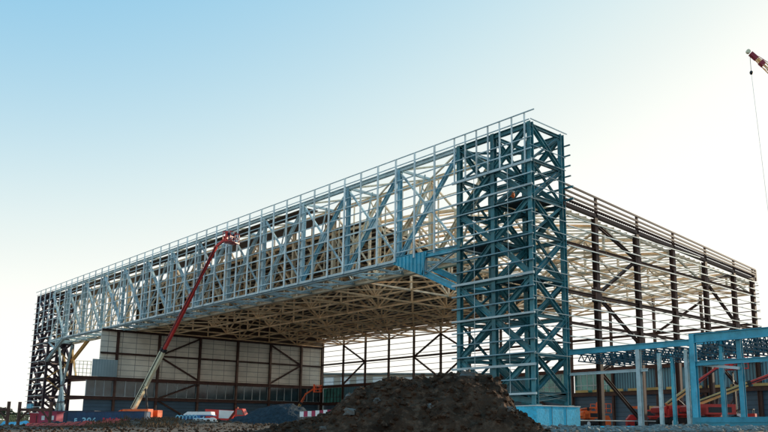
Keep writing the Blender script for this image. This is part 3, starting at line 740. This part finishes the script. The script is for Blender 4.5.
# ---------------------------------------------------------------- people
def person(loc, rz, vest, label, arms=0.5, group=None, trousers=None):
    r = tag(empty('person', loc, rz), label, 'person', group)
    me = bpy.data.meshes.new('body')
    J = {'pel': (0, 0, .95), 'sp': (0, 0, 1.2), 'ch': (0, .01, 1.4), 'nk': (0, .01, 1.52), 'hd': (0, .03, 1.62), 'ht': (0, .03, 1.74)}
    rad = {'pel': .15, 'sp': .14, 'ch': .15, 'nk': .06, 'hd': .095, 'ht': .08}
    E_ = [('pel', 'sp'), ('sp', 'ch'), ('ch', 'nk'), ('nk', 'hd'), ('hd', 'ht')]
    for s, n in ((-1, 'l'), (1, 'r')):
        J.update({'sh' + n: (s * .2, 0, 1.42), 'el' + n: (s * .29, .08 + .1 * arms, 1.17), 'wr' + n: (s * .24, .2 + .25 * arms, 1.08 + .15 * arms), 'ha' + n: (s * .23, .27 + .27 * arms, 1.07 + .16 * arms),
                  'hi' + n: (s * .1, 0, .9), 'kn' + n: (s * .13, .03, .5), 'an' + n: (s * .14, 0, .09), 'to' + n: (s * .15, .16, .04)})
        rad.update({'sh' + n: .075, 'el' + n: .052, 'wr' + n: .038, 'ha' + n: .04, 'hi' + n: .105, 'kn' + n: .07, 'an' + n: .05, 'to' + n: .045})
        E_ += [('ch', 'sh' + n), ('sh' + n, 'el' + n), ('el' + n, 'wr' + n), ('wr' + n, 'ha' + n), ('pel', 'hi' + n), ('hi' + n, 'kn' + n), ('kn' + n, 'an' + n), ('an' + n, 'to' + n)]
    ks = list(J); me.from_pydata([J[k] for k in ks], [(ks.index(a), ks.index(b)) for a, b in E_], [])
    o = bpy.data.objects.new('body', me); COL.objects.link(o); o.parent = r; me.materials.append(trousers or M['cloth'])
    sk = o.modifiers.new('skin', 'SKIN'); o.modifiers.new('sub', 'SUBSURF').levels = 1; o.modifiers['sub'].render_levels = 1
    if not me.skin_vertices: me.attributes.new('skin', 'FLOAT', 'POINT')
    for i, k in enumerate(ks):
        me.skin_vertices[0].data[i].radius = (rad[k], rad[k]); me.skin_vertices[0].data[i].use_root = (k == 'pel')
    v = MB().cyl((0, .01, 1.0), (0, .01, 1.2), .19, .2, 14, False).cyl((0, .01, 1.2), (0, .01, 1.46), .2, .2, 14, False).cyl((0, .01, 1.46), (0, .01, 1.52), .2, .09, 14, False)
    v.build('vest', vest, r, base=(0, 0, 0))
    MB().blob((0, .03, 1.63), .1, 3, 12, 8, (.92, 1.02, 1.15), .02).blob((0, .135, 1.62), .02, 1, 6, 4).build('face', M['skin'], r, base=(0, 0, 0), smooth=True)
    MB().blob((0, .03, 1.70), .135, 5, 12, 8, (1, 1.1, .72), .01).cyl((0, .07, 1.68), (0, .07, 1.695), .16, .16, 14).build('helmet', M['white'], r, base=(0, 0, 0), smooth=True)
    return r
ba = Vector(BL['basket_at'])
for dx, dy, lab, vst in ((.5, -.4, 'worker in dark clothes standing in the basket at the door truss, nearer the boom side', M['cloth']), (.5, .4, 'second worker in dark clothes in the basket, nearer the truss', M['darknavy'])):
    q = Matrix.Translation(BL.location) @ Matrix.Rotation(head, 4, 'Z') @ ((ba + V(dx, dy, .08)) * BS)
    person(q, head - R(90) + R(20), vst, lab, group='workers')
person(V(-4.7, 2.4, 27.58), R(150), M['hivis'], 'worker in orange high-visibility vest on a deck high in the corner tower', group='workers', trousers=M['hivis'])

# ---------------------------------------------------------------- containers, vehicles, huts
def place(o, px, dep, rdeg=0, dz=0):
    p = gp(px, dep); hv = RGT * math.cos(R(rdeg)) + FWD * math.sin(R(rdeg)); o.location = (p.x, p.y, p.z + dz); o.rotation_euler.z = math.atan2(hv.y, hv.x)
def container(name, px, dep, L, Hh, m, label, txt=False, rdeg=0):
    r = tag(empty(name), label, 'container'); b = MB().box(-L / 2, L / 2, -1.2, 1.2, .12, Hh - .08)
    n = int(L / .28)
    for i in range(n):
        x = -L / 2 + .2 + i * (L - .4) / n; b.box(x, x + .13, -1.235, -1.2, .25, Hh - .22); b.box(x, x + .13, 1.2, 1.235, .25, Hh - .22)
    b.build('body', m, r, base=(0, 0, 0))
    f = MB()
    for x in (-L / 2, L / 2):
        for y in (-1.2, 1.2): f.bar((x, y, 0), (x, y, Hh), .14, .14)
        for z in (.07, Hh - .05): f.bar((x, -1.2, z), (x, 1.2, z), .12, .12)
    for y in (-1.2, 1.2):
        for z in (.07, Hh - .05): f.bar((-L / 2, y, z), (L / 2, y, z), .12, .14)
    f.build('corner_frame', M['darknavy'], r, base=(0, 0, 0))
    if txt:
        for body, x, sz, mm, sp in (('306', -3.7, 1.5, M['ice'], 1.05), ('F', -4.9, 1.0, M['ice'], 1), ('RENT', -.4, 1.05, M['redletter'], 1.1)):
            if body == 'RENT':                 # worn illegible red word: blurred strokes only
                sb = MB()
                for i in range(5): sb.box(x + i * .5, x + i * .5 + .3, -1.256, -1.24, .95, 1.75 - (i % 2) * .12).box(x + i * .5, x + i * .5 + .46, -1.252, -1.24, 1.25, 1.4)
                sb.box(x + 2.6, x + 4.0, -1.25, -1.24, 1.1, 1.5); sb.build('worn_lettering', mm, r, base=(0, 0, 0)); continue
            lettering(body, sz, mm, r, Matrix.Translation((x, -1.25, .72 if body != 'F' else .95)) @ Matrix.Rotation(R(90), 4, 'X'), sp, .03)
        MB().box(4.6, 5.3, -1.25, -1.24, .1, .7).build('door_plate', M['ice'], r, base=(0, 0, 0))
    place(r, px, dep, rdeg); return r
container('shipping_container', 108, 122, 12.2, 2.75, M['navy'], 'long navy blue shipping container lettered 306 in pale blue below the boom lift', True)
container('storage_container', 75, 131, 7.2, 3.0, M['darknavy'], 'dark navy storage container behind the left end of the lettered container')
# blue and white compressor truck
VT = tag(empty('tanker_trailer'), 'blue and white tank trailer with pipes left of the gravel heap', 'trailer')
b = MB().box(-2.7, 2.6, -1.0, 1.0, .75, 1.0).box(-2.4, .4, -1.0, 1.0, 1.0, 2.0).build('body', M['blueveh'], VT, base=(0, 0, 0))
MB().prism([V(-2.3, -1.05, 2.15), V(-1.6, -1.05, 2.65), V(2.0, -1.05, 2.65), V(2.1, -1.05, 2.15)], (0, 2.1, 0)).build('hood', M['white'], VT, base=(0, 0, 0))
MB().box(-2.2, 2.3, -.95, .95, 2.0, 2.15).build('louvre_band', M['blueveh'], VT, base=(0, 0, 0))
tk = MB().cyl((-.4, -1.3, 1.25), (2.6, -1.3, 1.25), .42, .42, 20).build('tank', M['white'], VT, base=(0, 0, 0))
MB().cyl((2.6, -1.3, 1.25), (2.72, -1.3, 1.25), .36, .2, 20).build('tank_end', M['girt'], tk, base=(0, 0, 0))
MB().cyl((2.55, -1.96, .9), (2.55, -1.66, .9), .85, .85, 22).build('wheel', M['white'], VT, base=(0, 0, 0))
for i in range(6):
    x = -3.3 + i * .55; MB().tube([V(x, -1.15, .7), V(x, -1.15, 1.9), V(x + .25, -1.15, 2.1), V(x + .5, -1.1, 1.9), V(x + .5, -1.1, 1.2)], .07).build('pipe', M['ice'], VT, base=(0, 0, 0))
for x in (-1.6, 1.2): MB().cyl((x, -1.12, .5), (x, -.85, .5), .5, .5, 16).build('wheel', M['rubber'], VT, base=(0, 0, 0))
MB().prism([V(-6.2, -1.2, .5), V(-2.7, -1.2, .75), V(-2.7, -1.2, .35), V(-5.2, -1.2, .15)], (0, 2.2, 0)).build('loading_ramp', M['ice'], VT, base=(0, 0, 0))
place(VT, 199, 120, 0)
RT = tag(empty('tipper_truck'), 'red tipper truck with white side board parked behind the gravel heap', 'truck')
MB().prism([V(-2.2, -1.2, 1.2), V(-2.4, -1.2, 2.9), V(2.3, -1.2, 2.7), V(1.4, -1.2, 1.1)], (0, 2.4, 0)).build('skip', M['red'], RT, base=(0, 0, 0))
MB().prism([V(-.1, -1.26, 1.45), V(-.1, -1.26, 2.75), V(2.35, -1.26, 2.6), V(1.5, -1.26, 1.4)], (0, .05, 0)).build('side_board', M['white'], RT, base=(0, 0, 0))
cb = MB().prism([V(2.5, -1.1, .8), V(2.5, -1.1, 3.0), V(3.6, -1.1, 3.0), V(4.1, -1.1, 2.0), V(4.3, -1.1, .8)], (0, 2.2, 0)).build('cab', M['red'], RT, base=(0, 0, 0))
MB().prism([V(2.8, -1.13, 2.0), V(2.8, -1.13, 2.8), V(3.5, -1.13, 2.8), V(3.9, -1.13, 2.0)], (0, .03, 0)).build('window', M['glass'], cb, base=(0, 0, 0))
MB().box(-2.2, 4.2, -.6, .6, .7, .95).build('chassis', M['dark'], RT, base=(0, 0, 0))
for x in (-1.5, -.3, 3.3): 
    for y in (-1.1, 1.1): MB().cyl((x, y - .15, .5), (x, y + .15, .5), .5, .5, 16).build('wheel', M['rubber'], RT, base=(0, 0, 0))
MB().cyl((2.6, 0, 3.0), (2.6, 0, 3.25), .12, .1, 10).build('beacon', M['orange'], RT, base=(0, 0, 0))
place(RT, 221, 126, 0, .25)
# site huts at left
for px, dep, w_, m, lab in ((39, 108, 1.9, M['maroon'], 'maroon steel tool cabinet between the timber posts and the pink-red hut'), (50, 100, 2.3, M['pinkred'], 'pink-red site hut with two white notices by the timber posts')):
    h = tag(empty('site_hut'), lab, 'hut'); MB().box(-w_ / 2, w_ / 2, -.9, .9, 0, 2.2).build('wall', m, h, base=(0, 0, 0))
    MB().box(-w_ / 2 - .1, w_ / 2 + .1, -1, 1, 2.2, 2.3).build('roof', m, h, base=(0, 0, 0))
    if m is M['pinkred']:
        for x in (-.75, .45): MB().box(x, x + .4, -.92, -.9, 1.2, 1.75).build('notice', M['white'], h, base=(0, 0, 0))
    else: MB().box(-.05, .05, -.93, -.9, .3, 2.0).build('door_seam', M['dark'], h, base=(0, 0, 0))
    place(h, px, dep, 0, -.1)
# timber bents
def bent(px0, px1, dep, label, stub=False):
    pa = gp(px0, dep); pb = gp(px1, dep); r = tag(empty('timber_bent', pa), label, 'frame', 'timber bents in front of the left tower')
    z = 3.15; zt = z + .5
    for p in (pa, pb): MB().bar(V(p.x, p.y, p.z - .3), V(p.x, p.y, zt), .24, .24).build('post', M['brown'], r, base=pa)
    MB().bar(V(pa.x, pa.y, z - .25), V(pb.x, pb.y, z - .25), .2, .26).build('cap_beam', M['brown'], r, base=pa)
    d = (pb - pa).normalized(); d.z = 0
    for p, s in ((pa, 1), (pb, -1)): MB().bar(V(p.x, p.y, z - 1.3), V(p.x, p.y, z - .3) + d * s * .9, .14, .14).build('knee_brace', M['brown'], r, base=pa)
bent(17.5, 49, 74, 'dark timber bent with knee braces standing whole before the left tower')
bent(-26, 6.5, 73, 'dark timber bent cut by the left edge of the photo')
# mesh fence
fz = MB(); fp = []
pa, pb = gp(-30, 112), gp(33, 112)
for i in range(60):
    p = pa.lerp(pb, i / 59); fz.bar(p, p + V(0, 0, 2.0), .035, .035)
for z in (.1, .5, 1.0, 1.5, 1.95): fz.bar(pa + V(0, 0, z), pb + V(0, 0, z), .03, .03)
fr = tag(empty('mesh_fence', pa), 'pale yellow-green mesh fence behind the timber posts at far left', 'fence')
fz.build('mesh', M['meshgreen'], fr)
for i in range(5): 
    p = pa.lerp(pb, i / 4); MB().bar(p, p + V(0, 0, 2.15), .08, .08).build('post', M['meshgreen'], fr)
# tarpaulin-covered stacks
def tarp(px, dep, ax, ay, h, m, lab):
    c = gp(px, dep); b = MB(); nx, ny = 26, 12
    for j in range(ny + 1):
        for i in range(nx + 1):
            u = -1 + 2 * i / nx; v = -1 + 2 * j / ny; e = max(abs(u), abs(v)); k = min(1, max(0, (1 - e) * 3.2))
            p = c + RGT * ax * u + FWD * ay * v
            b.v.append(V(p.x, p.y, c.z - .05 + h * k * (.75 + .3 * noise.noise(Vector((u * 2.5, v * 2.5, px)))) + .05 * noise.noise(Vector((u * 9, v * 9, 2)))))
    for j in range(ny):
        for i in range(nx): a = j * (nx + 1) + i; b.f.append((a, a + 1, a + nx + 2, a + nx + 1))
    tag(b.build('tarpaulin', m, base=c, smooth=True), lab, 'tarpaulin')
tarp(17, 92, 2.2, 1.2, 1.1, M['tarp'], 'blue tarpaulin over a low stack between the timber posts')
tarp(30, 84, 1.9, 1.0, .8, M['ice'], 'pale blue sheet over a low pile at the foot of the timber posts')
tarp(61, 92, 1.7, 1.2, 1.15, M['gravel'], 'dark grey-blue sheeted pile right of the pink-red hut')
tarp(125, 100, 2.6, 1.0, .75, M['ice'], 'pale blue sheeting on the ground in front of the lettered container')
# blue bin at the left tower foot
bx = tag(empty('storage_bin', (-W + 2.2, -1.6, 5.4)), 'small blue steel bin on the low deck of the left tower', 'bin')
MB().box(-1.0, 2.6, .9, 3.0, 0, 1.8).build('body', M['tarp'], bx, base=(0, 0, 0)); MB().box(-1.1, 2.7, .8, 3.1, 1.8, 1.9).build('rim', M['ice'], bx, base=(0, 0, 0))
# forklift with tall mast
FK = tag(empty('forklift'), 'red and white forklift with a tall dark mast behind the blue frame', 'forklift')
MB().box(-1.3, .7, -.7, .7, .5, 1.3).box(-1.4, -.5, -.7, .7, 1.3, 1.9).build('body', M['red'], FK, base=(0, 0, 0))
MB().box(.0, .72, -.72, .72, 1.3, 1.9).build('cowl', M['white'], FK, base=(0, 0, 0))
ms = MB()
for y in (-.35, .35): ms.bar((.9, y, .3), (.9, y, 5.6), .2, .14).bar((1.05, y * .7, 1.5), (1.05, y * .7, 7.2), .14, .12)
for z in (2, 3.4, 4.8, 6.0, 7.1): ms.bar((1.0, -.4, z), (1.0, .4, z), .12, .16)
ms.build('mast', M['dark'], FK, base=(0, 0, 0))
rf = MB()
for x in (-1.1, .6):
    for y in (-.6, .6): rf.bar((x, y, 1.3), (x, y, 2.4), .07, .07)
rf.box(-1.2, .7, -.68, .68, 2.4, 2.46).build('cab_guard', M['dark'], FK, base=(0, 0, 0))
for y in (-.25, .25): MB().bar((1.1, y, .35), (2.3, y, .35), .12, .05).build('fork', M['dark'], FK, base=(0, 0, 0))
for x, rr_ in ((-.9, .36), (.6, .45)):
    for y in (-.65, .65): MB().cyl((x, y - .13, rr_), (x, y + .13, rr_), rr_, rr_, 16).build('wheel', M['rubber'], FK, base=(0, 0, 0))
place(FK, 745, 96, 150)
# small red items by the footing: gas-bottle style generators
for px, dep, m, lab in ((607, 122, M['orange'], 'narrow orange generator beside a light blue post'), (633, 116, M['red'], 'red generator with sloped lid between two blue posts')):
    g = tag(empty('generator'), lab, 'generator'); w_ = .55 if px < 620 else .95
    MB().box(-w_, w_, -.6, .6, .35, 1.4).build('housing', m, g, base=(0, 0, 0)); MB().prism([V(-w_, -.6, 1.4), V(w_, -.6, 1.4), V(w_ * .4, -.6, 2.1), V(-w_ * .4, -.6, 2.1)], (0, 1.2, 0)).build('lid', m, g, base=(0, 0, 0))
    for x in (-w_ * .7, w_ * .7): MB().cyl((x, -.65, .3), (x, -.5, .3), .3, .3, 14).build('wheel', M['rubber'], g, base=(0, 0, 0))
    place(g, px, dep)
# red-white barrier boards beyond the gravel heap
bb = tag(empty('barrier_board'), 'red and white checked barrier boards behind the gravel heap', 'barrier')
for i in range(12):
    MB().box(-2.6 + i * .45, -2.6 + i * .45 + .44, -.03, .03, .9 + .02 * i, 1.5 + .03 * i).build('board', M['pinkred'] if i % 2 else M['white'], bb, base=(0, 0, 0))
for x in (-2.4, 0, 2.4): MB().bar((x, .06, 0), (x, .06, 1.5), .08, .08).build('post', M['dark'], bb, base=(0, 0, 0))
place(bb, 322, 88, 0, .5)

# ---------------------------------------------------------------- red netting and weeds in the left foreground
c = gp(70, 58); b = MB(); nx, ny = 60, 6
for j in range(ny + 1):
    for i in range(nx + 1):
        u = -1 + 2 * i / nx; v = j / ny; p = gp(25 + 95 * i / nx, 57 + 1.2 * v + .8 * noise.noise(Vector((u * 3, 0, 4))))
        b.v.append(V(p.x, p.y, p.z + .05 + .33 * v * (.7 + .6 * noise.noise(Vector((u * 5, v, 1))))))
for j in range(ny):
    for i in range(nx):
        a = j * (nx + 1) + i
        if (i * 7 + j * 3) % 5: b.f.append((a, a + 1, a + nx + 2, a + nx + 1))
tag(b.build('safety_netting', M['rednet'], base=c), 'crumpled red plastic safety netting lying along the left foreground bank', 'netting')
wd = MB()
for i in range(5200):
    px = random.choice((random.uniform(-20, 330), random.uniform(60, 200))); p = gp(px, random.uniform(53, 66)); h = random.uniform(.08, .3) * (1.3 if 85 < px < 130 or 140 < px < 180 else .6)
    a = random.uniform(0, 6.28); l = V(math.cos(a), math.sin(a), 0) * h * random.uniform(.2, .9); s = V(-l.y, l.x, 0).normalized() * .018
    n = len(wd.v); wd.v += [p - s, p + s, p + l * .5 + V(0, 0, h * .7) + s, p + l + V(0, 0, h)]; wd.f.append((n, n + 1, n + 2, n + 3))
tag(wd.build('weeds', M['weed']), 'dry brown weeds on the foreground bank', 'weeds', kind='stuff')
cl = MB()
for i in range(2600):
    p = gp(random.uniform(-30, 560), random.uniform(26, 62)); s_ = random.choice((.03, .04, .06, .08, .12)); cl.blob(p + V(0, 0, s_ * .2), s_, i, 6, 4, (1.2, .9, .7), .9)
tag(cl.build('loose_earth', M['soil']), 'loose lumps of earth over the muddy foreground', 'earth', kind='stuff')
st = MB()
for i in range(500):
    p = gp(random.uniform(-10, 345), random.uniform(54, 66)); s = random.choice((.04, .06, .09, .14)); st.blob(p + V(0, 0, s * .3), s, i, 6, 4, (1, 1, .7), .8)
tag(st.build('gravel', M['dirt']), 'loose stones along the foreground bank', 'stones', kind='stuff')

# ---------------------------------------------------------------- crawler crane beyond the right edge
tipc = V(11.1, 36.1, 54.1) + RGT * .9 + V(0, 0, -.8); footc = V(11.1, 36.1, 1) + RGT * 52 + V(0, 0, 1.5)
CR = tag(empty('crawler_crane', (footc.x, footc.y, 1)), 'lattice boom crane with maroon boom head high at the right edge of the sky', 'crane')
dd = (tipc - footc); Lc = dd.length; dd.normalize(); sx = FWD.copy(); uu = sx.cross(dd).normalized()
lb = MB(); cr = [(-1, -1), (1, -1), (1, 1), (-1, 1)]
def sec(t): 
    s = .55 * min(1, .35 + t * 6, .3 + (1 - t) * 7); c0 = footc + dd * Lc * t; return [c0 + sx * a * s + uu * b_ * s for a, b_ in cr]
N_ = 40
for i in range(N_):
    A_, B_ = sec(i / N_), sec((i + 1) / N_)
    for j in range(4): lb.bar(A_[j], B_[j], .1, .1); lb.bar(A_[j], B_[(j + 1) % 4], .05, .05)
lb.build('lattice_boom', M['boomtan'], CR)
MB().quadbox(tipc - dd * -.2, dd * .6, sx * .3, uu * .28).quadbox(tipc + dd * -1.4, dd * .35, sx * .3, uu * .36).build('boom_head', M['maroon'], CR)
MB().cyl(tipc + dd * 1.2 - sx * .2, tipc + dd * 1.2 + sx * .2, .3, .3, 18).build('sheave', M['boomcream'], CR)
for k in (.9, 2.0): MB().tube([tipc - dd * .3 + uu * .5, footc - RGT * -4 + V(0, 0, 9 + k)], .04).build('pendant_line', M['maroon'], CR)
hk = tipc + dd * .2 - RGT * .5
MB().tube([hk, V(hk.x, hk.y, 51.2)], .035).build('hoist_rope', M['dark'], CR)
MB().blob((hk.x, hk.y, 50.9), .24, 1, 12, 8, (1, 1, 1.3), 0).build('hook_ball', M['dark'], CR)
MB().tube([V(hk.x, hk.y, 50.7), V(hk.x + .6, hk.y + .6, 30)], .025).build('hoist_rope', M['girt'], CR)
bc = V(footc.x, footc.y, 1)
MB().quadbox(bc + V(0, 0, 2.2) + RGT * 2, RGT * 4.2, FWD * 1.6, V(0, 0, 1.1)).build('house', M['maroon'], CR)
for s in (-1, 1): MB().quadbox(bc + FWD * s * 2.2 + V(0, 0, .55), RGT * 3.6, FWD * .45, V(0, 0, .55)).build('track', M['dark'], CR)
MB().tube([footc - RGT * -4 + V(0, 0, 1), footc - RGT * -4 + V(0, 0, 10)], .15).build('gantry', M['maroon'], CR)

# ---------------------------------------------------------------- far buildings and trees
FB = tag(empty('terminal_building'), 'long low pale building with a row of square windows seen beyond the open back wall', 'building')
MB().box(-62, 52, 0, 18, -1, 18.2).build('wall', M['far'], FB, base=(0, 0, 0))
MB().box(-63, 53, -1, 19, 18.2, 18.7).build('roof', M['rawcon'], FB, base=(0, 0, 0))
for i in range(20):
    x = -60 + i * 5.6; f = MB().box(x, x + 3.4, -.12, 0, 14.4, 17.4).build('window', M['frame'], FB, base=(0, 0, 0)); MB().box(x + .3, x + 3.1, -.16, -.12, 14.7, 17.1).build('pane', M['white'], f, base=(0, 0, 0))
place(FB, 400, 262)
F2 = tag(empty('warehouse', (-20, 150, .9)), 'low grey warehouse with a flat roof far behind the side wall columns', 'building')
MB().box(-60, 40, 150, 170, .9, 15.5).build('wall', M['rawcon'], F2)
MB().box(-60.5, 40.5, 149.5, 170.5, 15.5, 16).build('roof', M['far'], F2)
for i in range(8): MB().box(-55 + i * 8, -50.5 + i * 8, 154, 158, 16, 17.4).build('roof_unit', M['girt'], F2)
def hillz(x): return 14 + 7 * noise.noise(Vector((x * .004, 1, 0))) + 3 * noise.noise(Vector((x * .02, 5, 0)))
hb = MB(); n = 90
for i in range(n + 1):
    a = R(95 + 85 * i / n); p = V(CAM.x + 1500 * math.cos(a), CAM.y + 1500 * math.sin(a), -2); q = p + V(60 * math.cos(a), 60 * math.sin(a), 0)
    hb.v += [p, V(q.x, q.y, hillz(i * 30)), p + V(500 * math.cos(a), 500 * math.sin(a), 0)]
for i in range(n):
    for k in range(2): hb.f.append((i * 3 + k, (i + 1) * 3 + k, (i + 1) * 3 + k + 1, i * 3 + k + 1))
tag(hb.build('hills', M['dirt'], smooth=True), kind='structure')
def tree(px, dep, h, label):
    p = gp(px, dep); r = tag(empty('tree', p), label, 'tree', 'bare trees far behind the mesh fence')
    MB().cyl(p, p + V(0, 0, h * .5), h * .03, h * .015, 7).build('trunk', M['brown'], r)
    c = MB()
    for i in range(900):
        d = Vector((random.gauss(0, 1), random.gauss(0, 1), random.gauss(0, .8))); d = d.normalized() * random.uniform(.3, 1) ** .5
        q = p + V(d.x * h * .34, d.y * h * .34, h * .66 + d.z * h * .34)
        if noise.noise(q * .5) < -.15: continue
        s = h * .035; a = Vector((random.uniform(-1, 1), random.uniform(-1, 1), random.uniform(-1, 1))).normalized(); b_ = a.orthogonal().normalized()
        k = len(c.v); c.v += [q - a * s, q + b_ * s, q + a * s, q - b_ * s]; c.f.append((k, k + 1, k + 2, k + 3))
    c.build('crown', M['leaf'], r)
for i, (px, dep, h) in enumerate(((4, 330, 9), (9, 360, 8), (14, 340, 7), (22, 350, 7.5), (-4, 330, 9))):
    tree(px, dep, h, ['leftmost distant tree above the mesh fence', 'second distant tree above the mesh fence', 'third distant tree, low, above the mesh fence', 'distant tree nearest the left tower', 'distant tree at the very edge of the photo'][i])
